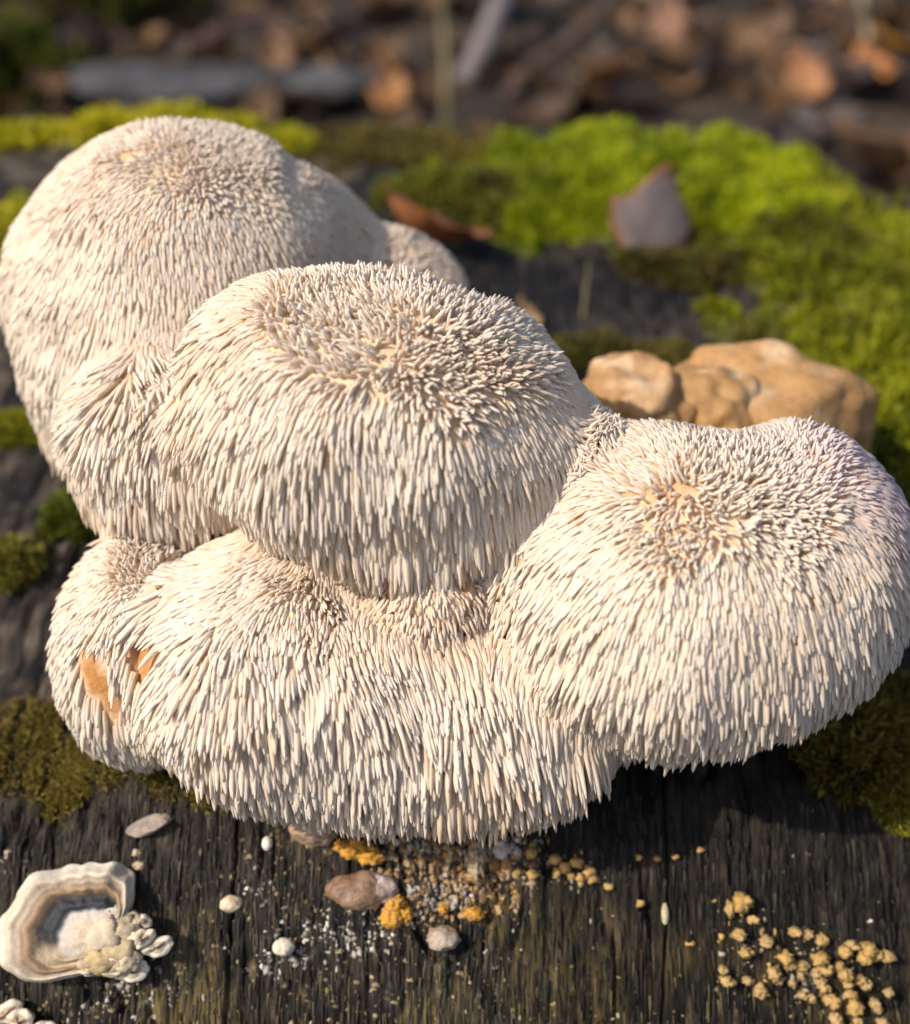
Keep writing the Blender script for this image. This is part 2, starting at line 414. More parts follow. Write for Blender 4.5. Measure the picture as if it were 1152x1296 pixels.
for li, lb in enumerate(LOBES):
    v, f = ICO[4]
    pos = lb.pos(v); cut = LOBES[li]
    nr_, F0 = fgrad(pos); dd = dists(pos); mine = dd[li] <= dd.min(0) + .3
    pos = pos + nr_ * np.clip(-F0, 0, .4)[:, None] * mine[:, None] - nr_ * .03
    cc = mixc((.72, .54, .36), (.52, .26, .09), sstep(.0, .5, fbm(pos / 1.2, 71, 2)))
    for bc, br in BARE: cc = mixc(cc, (.44, .20, .065), sstep(br * 1.5, br * .8, np.linalg.norm(pos - bc, axis=1)))
    ob = mk(lb.name, pos - lb.c, f, M_FLESH, mush, lb.c - base, cc)
    lobe_obj.append(ob)
    if not lb.spines: continue
    area = 4 * math.pi * ((lb.r[0] * lb.r[1]) ** 1.6 / 3 + (lb.r[0] * lb.r[2]) ** 1.6 / 3 + (lb.r[1] * lb.r[2]) ** 1.6 / 3) ** (1 / 1.6)
    N = int(area / (.0855 ** 2) * lb.dens)
    i = np.arange(N) + .5
    ph = np.arccos(1 - 2 * i / N); th = math.pi * (1 + 5 ** .5) * i
    d = np.stack([np.cos(th) * np.sin(ph), np.sin(th) * np.sin(ph), np.cos(ph)], -1)
    d = norm(d + rng.normal(0, .55 * math.sqrt(4 * math.pi / N), d.shape))
    p = lb.pos(d); n = lb.nrm(d)
    dd = dists(p); ok0 = dd[li] <= dd.min(0) + .02
    d, p, n = d[ok0], p[ok0], n[ok0]; N = len(p)
    n, F0 = fgrad(p); p = p + n * np.clip(-F0, -.1, .5)[:, None]; n, F0 = fgrad(p); p = p - n * F0[:, None]
    cosc = n @ lb.crest
    # sparser long spines on the flanks, dense short ones on the crest, sparse at the unseen back
    keep_p = (.50 + .48 * sstep(.35, .92, cosc)) * np.where(n[:, 1] > .55, .30, np.where(n[:, 1] > .25, .7, 1.0)) * np.where((n[:, 2] < -.7), .7, 1.0)
    gap = fbm(p / .42, 77, 2)
    keep_p = keep_p * np.where((cosc > .78) & (gap > .52), .15, 1)
    ok = rng.random(N) < keep_p
    for bc, br in BARE: ok &= np.linalg.norm(p - bc, axis=1) > br * (1 + .35 * rng.normal(size=N))
    ok &= p[:, 2] > stump_base(p[:, 0], p[:, 1]) - .1
    d, p, n, cosc = d[ok], p[ok], n[ok], cosc[ok]; N = len(p)
    down = np.array([0, 0, -1.0])
    # the comb direction: away from the crest on top, straight down on the flanks
    away = -lb.crest + (cosc[:, None]) * n
    tg = down - (n @ down)[:, None] * n
    w = sstep(.93, .6, cosc)[:, None]
    tdir = away * (1 - w) + tg * w
    mag = np.linalg.norm(tdir, axis=1)
    side = sstep(.995, .84, cosc)
    jit = rng.normal(0, 1, (N, 3)) * ((.055 + .36 * sstep(.82, .96, cosc)) + lb.shag * .3)[:, None]
    clump = np.stack([noise(p / .5 + 3.1, 81), noise(p / .5 + 7.7, 82), noise(p / .5 + 1.9, 83)], -1) * (.40 - .30 * side)[:, None]
    und = sstep(-.2, -.8, n[:, 2])
    g = norm(norm(tdir + 1e-6) * (.35 + .8 * side)[:, None] + n * (.80 - .70 * side)[:, None] + down * (.5 * und)[:, None] + (jit + clump) * .6)
    d0 = norm(n * (1 - .74 * side)[:, None] + norm(tdir + 1e-6) * (.2 + .72 * side)[:, None] + jit * .7 + clump * .5)
    L = 1.06 * lb.L * (.30 + .70 * sstep(.98, .15, cosc)) * rng.uniform(.72, 1.25, N)
    r = .060 * lb.rs * (.70 + .34 * sstep(.95, .25, cosc)) * rng.uniform(.8, 1.25, N) * (1 + .12 * noise(p / 1.5, 85))
    dr = np.ones(N, bool)
    for bc, br in BARE:
        for fr in (.35, .75): dr &= np.linalg.norm(p + d0 * (L * .3 * fr)[:, None] + g * (L * .8 * fr)[:, None] - bc, axis=1) > br * (1 + .5 * rng.normal(size=N))
    p, n, d0, g, L, r, side, d, cosc = [q_[dr] for q_ in (p, n, d0, g, L, r, side, d, cosc)]; N = len(p)
    V = spine_geo(p - n * .05, d0, g, L, r, rng.uniform(0, 6.28, N), side)
    # own colour of each spine: cream to ivory, some tan, a lilac bruise on the far right flank
    k = rng.random(N)
    col = mixc((.87, .775, .66), (.91, .845, .765), k)
    col = mixc(col, (.80, .62, .43), sstep(.15, .75, fbm(p / 2.2, 87, 2) + .35 * rng.normal(size=N)) * .55)
    col = mixc(col, (.64, .52, .68), np.exp(-((p - P(1085, 630, 25.5)) ** 2).sum(1) / 2.4) * .8)
    cv = np.repeat(col[:, None], NV, 1)
    tt = np.concatenate([np.repeat(TT, SIDES), [1.0]])
    cv = mixc(cv, np.array([.80, .60, .41]), np.broadcast_to(((1 - tt) ** 1.4 * .8)[None], (N, NV)))   # tan flesh at the root, strengthened to paint warm shade between spines
    view = norm(EYE - p)
    score = (view * n).sum(1) * L - .02 * np.linalg.norm(EYE - p, axis=1)
    spV.append(V); spC.append(cv); spScore.append(score); spLobe.append(np.full(N, li))
spV = np.concatenate(spV); spC = np.concatenate(spC); spScore = np.concatenate(spScore); spLobe = np.concatenate(spLobe)
print('SPINES', len(spV), len(spV) * 36)
order = np.argsort(-spScore)
# the 300 that show largest, spread over the lobes, are objects of their own
pick = order[:1500][::5][:300]
mask = np.ones(len(spV), bool); mask[pick] = False
for s in pick:
    lb = LOBES[spLobe[s]]; root = spV[s, :SIDES].mean(0)
    mk('spine', spV[s] - root, [SQ, ST], M_SPINE, lobe_obj[spLobe[s]], root - lb.c, spC[s])
R_ = spV[mask]; n = len(R_); off = (np.arange(n) * NV)[:, None, None]
so = mk('spines', R_.reshape(-1, 3) - base, [(SQ[None] + off).reshape(-1, 4), (ST[None] + off).reshape(-1, 3)], M_SPINE, mush, (0, 0, 0), spC[mask].reshape(-1, 3))
so['kind'] = 'stuff'

# older brown growth behind
ob = empty('old_mushroom', (7, 7, 0.3))
tag(ob, 'smooth tan brown old mushroom behind the white one beside the moss', 'mushroom')
for (px, py, d, rx, ry, rz, sd) in [(808, 522, 31.5, 74, 62, 78, 51), (975, 524, 32.6, 122, 78, 95, 52), (890, 530, 31.8, 70, 62, 70, 53)]:
    lb = Lobe('cap', px, py, d, rx, ry, rz, amp=.26, freq=1.9, seed=sd)
    v, f = ICO[5]; p = lb.pos(v); p = p + lb.nrm(v) * (.06 * fbm(p / .5, 56, 3) + .02 * fbm(p / .11, 57, 2))[:, None]
    low = v[:, 2] < 0; p[low, 2] -= (-v[low, 2]) * 2.2
    cc = mixc((.36, .20, .08), (.58, .41, .25), sstep(.0, .5, fbm(p / 1.2, 54, 3)))
    mk('cap', p - np.array([7, 7, .3]), f, M_FLESH, ob, (0, 0, 0), cc)

# ------------------------------------------------------------------ moss
def moss(name, label, cx, cy, rx, ry, h, n, ca, cb, L=.55, wid=.05, rot=0, seed=0, zf=None, film=False):
    zf = zf or stump_base
    r_ = np.random.default_rng(seed + 500); a = Acc()
    cr, sr = math.cos(rot), math.sin(rot)
    def mound(u, v):
        q = np.hypot(u, v); e = np.stack([u * rx / 1.6, v * ry / 1.6, u * 0 + seed * 3.7], -1)
        k = np.clip(1 - q ** 2 + 1.35 * fbm(e, 101, 3) * sstep(-.25, .6, q), 0, 1)
        x = cx + cr * u * rx - sr * v * ry; y = cy + sr * u * rx + cr * v * ry
        return x, y, zf(x, y) + h * (np.sqrt(k) * (.75 + .5 * fbm(e * 1.7, 102, 2))) - .06 * (k <= .001) - .03, k
    m = 46; t = np.linspace(-1.15, 1.15, m); U, V = np.meshgrid(t, t)
    x, y, z, k = mound(U.ravel(), V.ravel()); F = gridfaces(m, m); F = F[(k[F] > .001).any(1)]
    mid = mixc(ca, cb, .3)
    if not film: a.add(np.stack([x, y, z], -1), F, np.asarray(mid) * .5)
    u = r_.uniform(-1.25, 1.25, n * 3); v = r_.uniform(-1.25, 1.25, n * 3); x, y, z, k = mound(u, v)
    kk = (k > .015) & (r_.random(len(k)) < (k ** .6 * (.75 + noise(np.stack([x / .12, y / 1.5, x * 0], -1), 55)) * 1.6 if film else 1)); u, v, x, y, z, k = [q[kk][:n] for q in (u, v, x, y, z, k)]; n = len(x)
    p = np.stack([x, y, z], -1)
    lean = np.stack([cr * u * .55 - sr * v * .55, sr * u * .55 + cr * v * .55, u * 0 + 1.0], -1) + r_.normal(0, .42, (n, 3)) + .5 * np.stack([noise(p / .9, 5), noise(p / .9 + 9, 6), p[:, 0] * 0], -1)
    dr = norm(lean); ll = L * r_.uniform(.5, 1.25, n) * (.6 + .4 * k); tip = p + dr * ll[:, None]; tip[:, 2] -= ll * .15
    mdl = p + dr * (ll * .5)[:, None] + np.array([0, 0, 1]) * (ll * .1)[:, None]
    sd = norm(np.cross(dr, r_.normal(0, 1, (n, 3)))) * (wid * r_.uniform(.6, 1.3, n))[:, None]
    vv = np.stack([p - sd * .6, p + sd * .6, mdl + sd, mdl - sd, tip], 1)
    off = (np.arange(n) * 5)[:, None, None]
    tone = np.clip(.5 + .5 * fbm(p / 1.1, 103 + seed, 2) + .7 * fbm(p / 4.5, 143 + seed, 2) + .25 * r_.normal(size=n), 0, 1)
    col = np.repeat(mixc(ca, cb, tone)[:, None], 5, 1)
    a.add(vv.reshape(-1, 3), (np.array([[0, 1, 2, 3]])[None] + off).reshape(-1, 4), col.reshape(-1, 3))
    a.add(vv.reshape(-1, 3), (np.array([[3, 2, 4]])[None] + off).reshape(-1, 3), col.reshape(-1, 3))
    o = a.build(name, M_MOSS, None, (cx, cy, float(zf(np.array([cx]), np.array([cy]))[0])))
    tag(o, label, 'moss', 'moss on and around the stump', 'stuff')
    return o
BR0, BR1 = (.10, .15, .007), (.48, .52, .012)
YE0, YE1 = (.34, .33, .012), (.66, .58, .03)
OL0, OL1 = (.060, .055, .014), (.17, .14, .03)
moss('moss_cushion', 'bright lime green moss cushion behind the upright grey leaf', 8.8, 28.0, 8.2, 5.6, 1.0, 19000, BR0, BR1, .65, .055, seed=1)
moss('moss_cushion', 'green moss sloping down the outer edge of the stump, right of the upright leaf', 15.5, 20.5, 6.0, 7.5, 1.2, 12000, (.065, .070, .010), (.32, .33, .012), .65, .055, seed=2)
moss('moss_cushion', 'green moss beside the tan brown old mushroom', 14.0, 12.0, 4.5, 5.5, 1.3, 9000, (.065, .070, .010), (.31, .32, .012), .7, .06, seed=3)
moss('moss_patch', 'olive brown moss fringe where the bright cushion meets dark wood', .8, 26.2, 3.6, 2.6, .8, 3500, OL0, (.20, .20, .02), .6, .06, seed=4)
moss('moss_patch', 'brownish olive moss under the upright grey leaf', 8.4, 21.2, 2.8, 1.5, .45, 2800, OL0, OL1, .6, .06, seed=5)
moss('moss_patch', 'olive moss strip between the white mushroom and the black wet wood', 6.2, 14.6, 3.4, 1.2, .7, 2600, OL0, OL1, .55, .05, seed=6)
moss('moss_patch', 'small olive moss tuft directly behind the tan brown old mushroom', 10.6, 15.6, 1.7, 1.4, .8, 1500, OL0, (.22, .20, .03), .55, .05, seed=7)
moss('moss_patch', 'yellow moss on the far edge of the stump, apart from the mushroom', -20.2, 34.0, 3.0, 2.4, 1.0, 3000, YE0, YE1, .7, .07, seed=8)
moss('moss_patch', 'long yellow green moss behind the top of the white mushroom', -13.5, 33.8, 4.2, 2.0, 1.3, 4500, YE0, YE1, .7, .07, seed=9, rot=.15)
moss('moss_patch', 'small yellow green moss dot behind the white mushroom on grey wood', -7.4, 32.5, 1.3, 1.0, .8, 1000, YE0, YE1, .6, .06, seed=10)
moss('moss_patch', 'green moss pressed against the side of the rear white lobe', -18.4, 23.5, 2.2, 3.2, 1.0, 2500, (.14, .20, .012), YE1, .6, .06, seed=11)
moss('moss_patch', 'thin yellow green moss strip beside the rear white lobe', -14.2, 11.2, 3.2, .75, .55, 1800, (.16, .19, .015), (.36, .34, .02), .5, .05, seed=12)
moss('moss_patch', 'small olive green moss tuft in the notch of the white lobes', -10.6, 6.9, 1.1, 1.0, .8, 1300, (.08, .10, .012), (.22, .23, .02), .5, .05, seed=13)
moss('moss_patch', 'faint olive moss tuft on the dark wood beside the notch', -12.2, 4.9, 1.1, .8, .55, 900, OL0, (.20, .18, .03), .45, .05, seed=14)
h_ = hit(95, 962)
moss('moss_patch', 'low olive moss mat along the stump rim under the lower lobe', h_[0] + .2, h_[1] + .1, 6.2, 1.35, .10, 16000, (.15, .115, .024), (.38, .29, .055), .26, .024, seed=15, rot=-.10, film=True)
h_ = hit(1110, 945)
moss('moss_patch', 'dark olive and reddish moss clump in the shade of the right lobe', h_[0], h_[1], 2.7, 1.3, .6, 5500, (.05, .040, .010), (.24, .18, .03), .75, .055, seed=16)
h_ = hit(1142, 1022)
moss('moss_patch', 'sunlit yellow green moss tip hanging from the dark clump', h_[0], h_[1], .8, .55, .35, 1500, (.16, .14, .02), (.38, .35, .03), .5, .03, seed=17)
moss('moss_patch', 'thin brownish olive moss film on the far grey wood', -2.5, 32.5, 6.5, 2.8, .2, 6000, (.10, .08, .02), (.27, .21, .03), .35, .05, seed=18, film=True)
moss('moss_mound', 'dark green moss mound on the forest floor behind the stump', -47, 106, 8, 6, 6, 4000, (.05, .06, .01), (.16, .17, .02), 2.2, .25, seed=19, zf=floor_z)
moss('moss_mound', 'dim olive moss mound among dark leaf litter', -39, 126, 9, 6, 5, 3500, (.04, .045, .01), (.11, .11, .02), 2.2, .25, seed=20, zf=floor_z)

# ------------------------------------------------------------------ leaves
def leaf_geo(L, W, curl, fold, seed, nu=13, nv=7, lobes=.18):
    r_ = random.Random(seed); v = []; ph = r_.uniform(0, 6)
    for i in range(nu):
        t = i / (nu - 1); w = W * (math.sin(math.pi * t ** .8) ** .8) * (1 + lobes * math.sin(t * 17 + ph)) + .01 * L
        for j in range(nv):
            s = j / (nv - 1) * 2 - 1
            v.append((s * w * .5, (t - .5) * L, fold * abs(s) * w * .5 + curl * L * ((t - .5) ** 2 * 2) + .04 * L * math.sin(5 * t + 3 * s + ph)))
    return np.array(v), gridfaces(nv, nu)
def thick(v, f, th):                          # close a sheet into a thin solid
    n = len(v); e = {}
    for q in f:
        for a, b in zip(q, np.roll(q, -1)): e[(a, b)] = 1
    rim = [(b, a, a + n, b + n) for (a, b) in e if (b, a) not in e]
    return np.vstack([v + [0, 0, th / 2], v - [0, 0, th / 2]]), np.vstack([f, f[:, ::-1] + n, np.array(rim)])
def leaf(name, label, p, L, W, col, rot, curl=.3, fold=.3, seed=0, group=None, edge=None, cat='leaf'):
    v, f = leaf_geo(L, W, curl, fold, seed); R = np.array(Euler(rot).to_matrix())
    ed = np.clip(np.abs(np.tile(np.linspace(-1, 1, 7), 13)), 0, 1) ** 6
    v2, f2 = thick(v, f, .03)
    cc = mixc(col, edge if edge is not None else np.asarray(col) * .7, np.tile(ed, 2))
    v2 = v2 @ R.T
    o = mk(name, v2, f2, M_LEAF, None, p, cc)
    return tag(o, label, cat, group)
# upright leaf on the moss: a broad torn leaf, grey underside with a brown rim
e = hit(818, 322)
ol = [(-.98, .30), (-1.00, 1.05), (-.62, 1.15), (-.30, 1.45), (.22, 1.98), (.52, 1.70), (.62, 1.20), (.95, .75), (1.02, .25), (.70, -.10), (.10, -.28), (-.60, -.25)]
ol = np.array(ol) * 1.55; cen = np.array([.05, .8]) * 1.55
rings = []; K = 8
dense = np.vstack([[ol[i] * (1 - t) + ol[(i + 1) % len(ol)] * t for t in (0, .33, .66)] for i in range(len(ol))])
dense = dense + .03 * rng.normal(size=dense.shape); nd = len(dense)
for k in range(1, K + 1): rings.append(cen + (dense - cen) * (k / K))
uv = np.vstack([cen[None]] + rings)
zz = -.26 * uv[:, 0] ** 2 + .20 * np.sin(uv[:, 1] * 1.7 + uv[:, 0] * 1.3) + .10 * np.abs(uv[:, 0] - .3 * uv[:, 1]) - .22 * np.maximum(0, -uv[:, 0] - .7)
q = np.array([(1 + k * nd + i, 1 + k * nd + (i + 1) % nd, 1 + (k + 1) * nd + (i + 1) % nd, 1 + (k + 1) * nd + i) for k in range(K - 1) for i in range(nd)])
t3 = np.array([(0, 1 + (i + 1) % nd, 1 + i) for i in range(nd)])
v = np.stack([uv[:, 0], -zz * 1.0, uv[:, 1]], -1); N0 = len(v)
rk = np.concatenate([[0], np.repeat(np.arange(1, K + 1) / K, nd)])
cc = mixc((.20, .165, .165), (.24, .10, .035), sstep(.80, .96, rk + .05 * rng.normal(size=len(rk))))
v = v @ np.array(Euler((math.radians(-14), 0, math.radians(-8))).to_matrix()).T
rim = np.array([(1 + (K - 1) * nd + i, 1 + (K - 1) * nd + (i + 1) % nd, N0 + 1 + (K - 1) * nd + (i + 1) % nd, N0 + 1 + (K - 1) * nd + i) for i in range(nd)])
o = mk('dry_leaf', np.vstack([v, v + [0, .05, 0]]), [np.vstack([q, q[:, ::-1] + N0, rim]), np.vstack([t3, t3[:, ::-1] + N0])], M_LEAF, None, e + [0, -.2, .5], np.vstack([cc, cc]))
tag(o, 'grey purple torn dry leaf with brown rim standing upright in green moss', 'leaf')
e = hit(545, 325); leaf('dry_leaf', 'rusty orange curled dry leaf lying behind the rear white lobe', e + [0, 0, .7], 4.6, 2.9, (.34, .13, .05), (.5, .25, 1.9), .5, .5, 3)
e = hit(665, 408); leaf('dry_leaf', 'tiny tan leaf scrap beside the middle white lobe on dark wood', e + [0, 0, .3], 1.3, .8, (.40, .25, .12), (.6, .2, .7), .4, .4, 5)
# background leaves one can tell apart
BGL = [(775, 105, 6, 4.6, (.45, .20, .06), 'orange leaf standing alone against the dark twigs'), (1128, 88, 8.5, 7, (.64, .34, .07), 'bright orange leaf at the edge of the litter'),
       (1095, 112, 5.5, 4, (.52, .22, .07), 'rust orange leaf touching the bright orange leaf'), (1010, 120, 6, 4.2, (.40, .19, .09), 'pinkish brown leaf lying beside the rust orange leaf'),
       (480, 75, 5, 4, (.30, .15, .06), 'dull orange leaf beside the straw stalk'), (495, 110, 5, 3.6, (.34, .16, .06), 'dull orange leaf just below another beside the stalk'),
       (845, 40, 6, 4.5, (.26, .14, .09), 'pale brown leaf behind the lone orange leaf'), (745, 40, 5, 3.5, (.30, .16, .06), 'tan leaf leaning on the diagonal stalk'),
       (330, 45, 7, 5, (.17, .10, .075), 'mauve brown leaf above the grey bark slab'), (270, 60, 6, 4.5, (.15, .09, .07), 'dark mauve leaf just behind the grey bark slab'),
       (420, 55, 6, 4.5, (.16, .10, .08), 'purplish brown leaf next to the dull orange leaf'), (940, 65, 6, 4.5, (.28, .17, .09), 'beige brown leaf in the middle of the sunny litter'),
       (970, 105, 6, 4.6, (.36, .20, .09), 'tan leaf beside the pinkish brown leaf'), (1060, 70, 6, 4.5, (.30, .18, .10), 'light brown leaf behind the rust orange leaf')]
for i, (px, py, L, W, c, lab) in enumerate(BGL):
    g = G(px, py, FLOOR_Z + 2); g[2] = float(floor_z(np.array([g[0]]), np.array([g[1]]))[0]) + 2.3
    leaf('fallen_leaf', lab, g, L, W, c, (random.uniform(.3, 1.0), random.uniform(-.5, .5), random.uniform(0, 6.28)), .35, .35, 40 + i, 'fallen leaves that stand out of the litter')
# the leaf litter itself
a = Acc()
for i in range(1250):
    x = random.uniform(-85, 85); y = random.uniform(45, 200)
    L = random.uniform(3.5, 8); v, f = leaf_geo(L, L * random.uniform(.5, .8), random.uniform(.1, .6), random.uniform(.1, .6), i, 7, 5)
    R = np.array(Euler((random.gauss(0, .5), random.gauss(0, .5), random.uniform(0, 6.28))).to_matrix())
    z = float(floor_z(np.array([x]), np.array([y]))[0]) + random.uniform(.2, 2.2)
    k = random.random(); c = np.array([.11, .065, .04]) * (1 - k) + np.array([.30, .17, .085]) * k
    if random.random() < .35: c = np.array([.10, .075, .07]) * random.uniform(.6, 1.6)
    if x > 5: c = c * 1.15
    a.add(v @ R.T + [x, y, z], f, c * random.uniform(.35, .85))
tag(a.build('leaf_litter', M_LEAF, None, (0, 100, FLOOR_Z)), 'brown leaf litter covering the forest floor behind the stump', 'leaf litter', kind='stuff')

# ------------------------------------------------------------------ sticks, stalks and bark in the background
def stick(name, label, cat, pts, r0, r1, col, wob=.1, group=None, mat=None):
    pts = [np.array(p, float) for p in pts]; n = 24; out = []
    for i in range(n):
        t = i / (n - 1) * (len(pts) - 1); k = min(int(t), len(pts) - 2); f = t - k
        out.append(pts[k] * (1 - f) + pts[k + 1] * f)
    out = np.array(out); out = out + wob * np.stack([noise(out / 4 + s, 7) for s in (1.5, 9.2, 4.4)], -1)
    rr = np.linspace(r0, r1, n) * (1 + .15 * noise(out / 2, 9))
    v, q, t = tube(out, rr, 9)
    cc = mixc(col, np.asarray(col) * .6, sstep(-.3, .5, noise(v / 1.5, 12)))
    o = mk(name, v - out[0], [q, t], mat or M_BARK, None, out[0], cc)
    return tag(o, label, cat, group)
def fl(px, py, up=0):
    g = G(px, py, FLOOR_Z + 1); g[2] = float(floor_z(np.array([g[0]]), np.array([g[1]]))[0]) + up; return g
b0 = fl(585, 95, .6); b1 = fl(640, 45, 5); b2 = fl(700, -25, 12)
stick('fallen_branch', 'grey mauve branch rising out of the leaf litter', 'branch', [b0, b1, b2], 1.5, 1.0, (.17, .145, .145), .5)
stick('fallen_branch', 'thin dark branch lying behind the straw stalk', 'branch', [fl(640, 110, .6), fl(760, 60, 4), fl(830, -20, 8)], .9, .6, (.09, .06, .045), .5)
s0 = G(572, 138, FLOOR_Z + 3); s0[2] = float(floor_z(np.array([s0[0]]), np.array([s0[1]]))[0])
stick('straw_stalk', 'pale straw stalk standing upright behind the stump edge', 'stalk', [s0, s0 + [-.6, .5, 12], s0 + [-2.2, 1.5, 34]], .5, .3, (.26, .22, .12), .3)
stick('straw_stalk', 'pale diagonal straw stalk beside the lone orange leaf', 'stalk', [fl(735, 95, .3), fl(770, 40, 5), fl(800, -20, 8)], .45, .3, (.42, .36, .22), .3)
stick('straw_stalk', 'thin straw stalk above the bright orange leaves', 'stalk', [fl(1095, 90, .3), fl(1078, 30, 7), fl(1060, -25, 10)], .4, .2, (.36, .32, .2), .3)
e = hit(738, 402); stick('grass_blade', 'single thin dry grass blade on the black wet wood', 'grass blade', [e - [0, 0, .1], e + [.05, .2, 1.0], e + [.12, .3, 2.0]], .05, .02, (.36, .32, .15), .03)
# grey bark slab
a0 = fl(95, 108, 2.2); a1 = fl(485, 112, 2.0); n = 40; v = []
for i in range(n):
    t = i / (n - 1); p = a0 * (1 - t) + a1 * t; w = 2.9 * (1 + .25 * math.sin(7 * t)) * (math.sin(math.pi * min(1, max(0, t * .96 + .02))) ** .35)
    for j in range(9):
        s = j / 8 * 2 - 1
        v.append(p + np.array([0, s * w, 1.5 * (1 - s * s) + .35 * float(noise(np.array([t * 14, s * 2, 3.]), 3))]))
v = np.array(v); f = gridfaces(9, n)
v2, f2 = thick(v, f, .9)
tag(mk('bark_slab', v2 - a0, f2, M_BARK, None, a0, mixc((.03, .03, .034), (.085, .085, .095), sstep(-.3, .4, fbm(v2 / 3, 14, 2)))), 'long blue grey slab of bark lying on the forest floor', 'bark')
# loose wood fibres along the grain on the front of the stump
n = 12000; r_ = np.random.default_rng(77)
x = r_.uniform(-12, 13, n); y = r_.uniform(-9.5, -2.2, n); Lf = r_.uniform(.12, .7, n) ; w_ = r_.uniform(.010, .028, n)
rings = []
for t in (0, .5, 1.0):
    yy = y - Lf * t * .68; xx = x + .05 * noise(np.stack([x * 3, yy * 2, x * 0], -1), 9) * t
    z = stump_z(xx, yy) + (.02 + .05 * math.sin(math.pi * t) * r_.random(n)) + .05 * t * (r_.random(n) < .12); rings.append((np.stack([xx, yy, z], -1), w_ * (1 - .75 * t)))
vv = np.concatenate([np.stack([p + np.array([-1, 0, 0]) * w[:, None], p + np.array([0, -.5, .7]) * w[:, None], p + np.array([1, 0, 0]) * w[:, None]], 1) for p, w in rings], 1)
off = (np.arange(n) * 9)[:, None, None]
ff = np.array([[a + i, a + i + 3, a + i + 4, a + i + 1] for a in (0, 3) for i in (0, 1)])
k = np.clip(r_.normal(.35, .3, n), 0, 1); fc = mixc((.012, .011, .010), (.11, .09, .068), k ** 2)
fc = fc * np.where(x > 1.0, .6, 1.0)[:, None]  # right-hand fibres share the shade painted into the wood
fc = mixc(fc, (.15, .115, .05), (r_.random(n) < .12) * sstep(-4, -6, y) * .8)
o = mk('wood_fibres', vv.reshape(-1, 3), (ff[None] + off).reshape(-1, 4), M_BARK, stump, (0, 0, 0), np.repeat(fc, 9, 0), smooth=False)
o['kind'] = 'stuff'

# ------------------------------------------------------------------ bracket fungus on the front of the stump
def plane_at(px, py):
    p = hit(px, py); n = snorm(p[0], p[1], .8); u = norm(np.array([1.0, 0, 0]) - n[0] * n); w = np.cross(n, u)
    return p, u, w, n
K_ = 27.0 / FPX
pc, pu, pw, pn = plane_at(140, 1180)
TT_A = [(-180, 142), (-172, 142), (-160, 128), (-150, 126), (-140, 118), (-128, 102), (-112, 92), (-98, 91), (-82, 90), (-68, 82), (-55, 66), (-42, 44), (-20, 40), (0, 52), (25, 55), (50, 58), (75, 52), (95, 48), (115, 52), (130, 68), (142, 96), (152, 118), (163, 134), (172, 141), (180, 142)]
ang = np.array([a for a, r in TT_A]); rad = np.array([r for a, r in TT_A], float)
NA, NR = 160, 40
th = np.linspace(-180, 180, NA, endpoint=False); ro = np.interp(th, ang, rad) * K_ * (1 + .012 * np.sin(th * .35) + .02 * noise(np.stack([th / 9, th * 0, th * 0], -1), 6))
tr = np.linspace(0.02, 1, NR)
A_, R_g = np.meshgrid(np.radians(th), tr)
rr = R_g * ro[None]
lu = np.cos(A_) * rr; lw = -np.sin(A_) * rr
wav = np.sin(A_ * 7 + 1) * .10 + np.sin(A_ * 13 + 2) * .05 + np.sin(A_ * 29) * .015 + .10 * noise(np.stack([np.cos(A_) * 3, np.sin(A_) * 3, R_g * 2], -1), 8)
zone = R_g + .035 * noise(np.stack([np.cos(A_) * 2.5, np.sin(A_) * 2.5, R_g * 0], -1), 15)
hgt = .78 - .16 * R_g + wav * R_g ** 3 + .05 * np.sin(zone * 30) * sstep(.3, .5, R_g) - .22 * sstep(.80, 1.0, R_g) ** 2 + .05 * fbm(np.stack([lu / .25, lw / .25, lu * 0], -1), 16, 3)
hgt = hgt - .05 * np.exp(-((zone - .50) / .07) ** 2) + .05 * np.exp(-((zone - .78) / .08) ** 2)
def ramp(x, st):
    xs = [s for s, c in st]; return np.stack([np.interp(x, xs, [c[k] for s, c in st]) for k in range(3)], -1)
zc = ramp(zone, [(0, (.60, .48, .32)), (.25, (.62, .52, .40)), (.36, (.55, .50, .46)), (.39, (.14, .14, .155)), (.41, (.025, .028, .035)), (.55, (.018, .02, .026)), (.59, (.07, .06, .055)), (.62, (.22, .155, .10)), (.67, (.34, .22, .12)), (.74, (.28, .20, .14)), (.80, (.44, .36, .27)), (.86, (.62, .52, .39)), (.92, (.66, .60, .50)), (1, (.70, .65, .56))])
nob = np.maximum(sstep(95, 120, np.degrees(A_)) * sstep(178, 160, np.degrees(A_)), sstep(-60, -40, np.degrees(A_)) * sstep(110, 100, np.degrees(A_))) * (zone < .62) * (zone > .36)
zc = mixc(zc, (.50, .38, .25), nob * .85)
zc = mixc(zc, (.66, .50, .28), sstep(.1, .5, fbm(np.stack([lu / .7, lw / .7, lu * 0], -1), 18, 2)) * .5 * (zone > .7))
zc = mixc(zc, (.55, .48, .38), (sstep(-70, -30, np.degrees(A_)) * sstep(120, 100, np.degrees(A_)))* .6)
zc = zc * (.80 * (1 + .16 * np.sin(zone * 75 + 2.5 * noise(np.stack([np.cos(A_) * 4, np.sin(A_) * 4, R_g], -1), 19)) * sstep(.3, .5, zone) * sstep(1, .85, zone)))[..., None]
top = (pc + lu[..., None] * pu + lw[..., None] * pw + hgt[..., None] * pn).reshape(-1, 3)
und = (pc + lu[..., None] * pu * .985 + lw[..., None] * pw * .985 + (np.minimum(hgt - .14, .02 + .42 * R_g ** 2))[..., None] * pn).reshape(-1, 3)
idx = np.arange(NA * NR).reshape(NR, NA); nx = np.roll(idx, -1, 1)
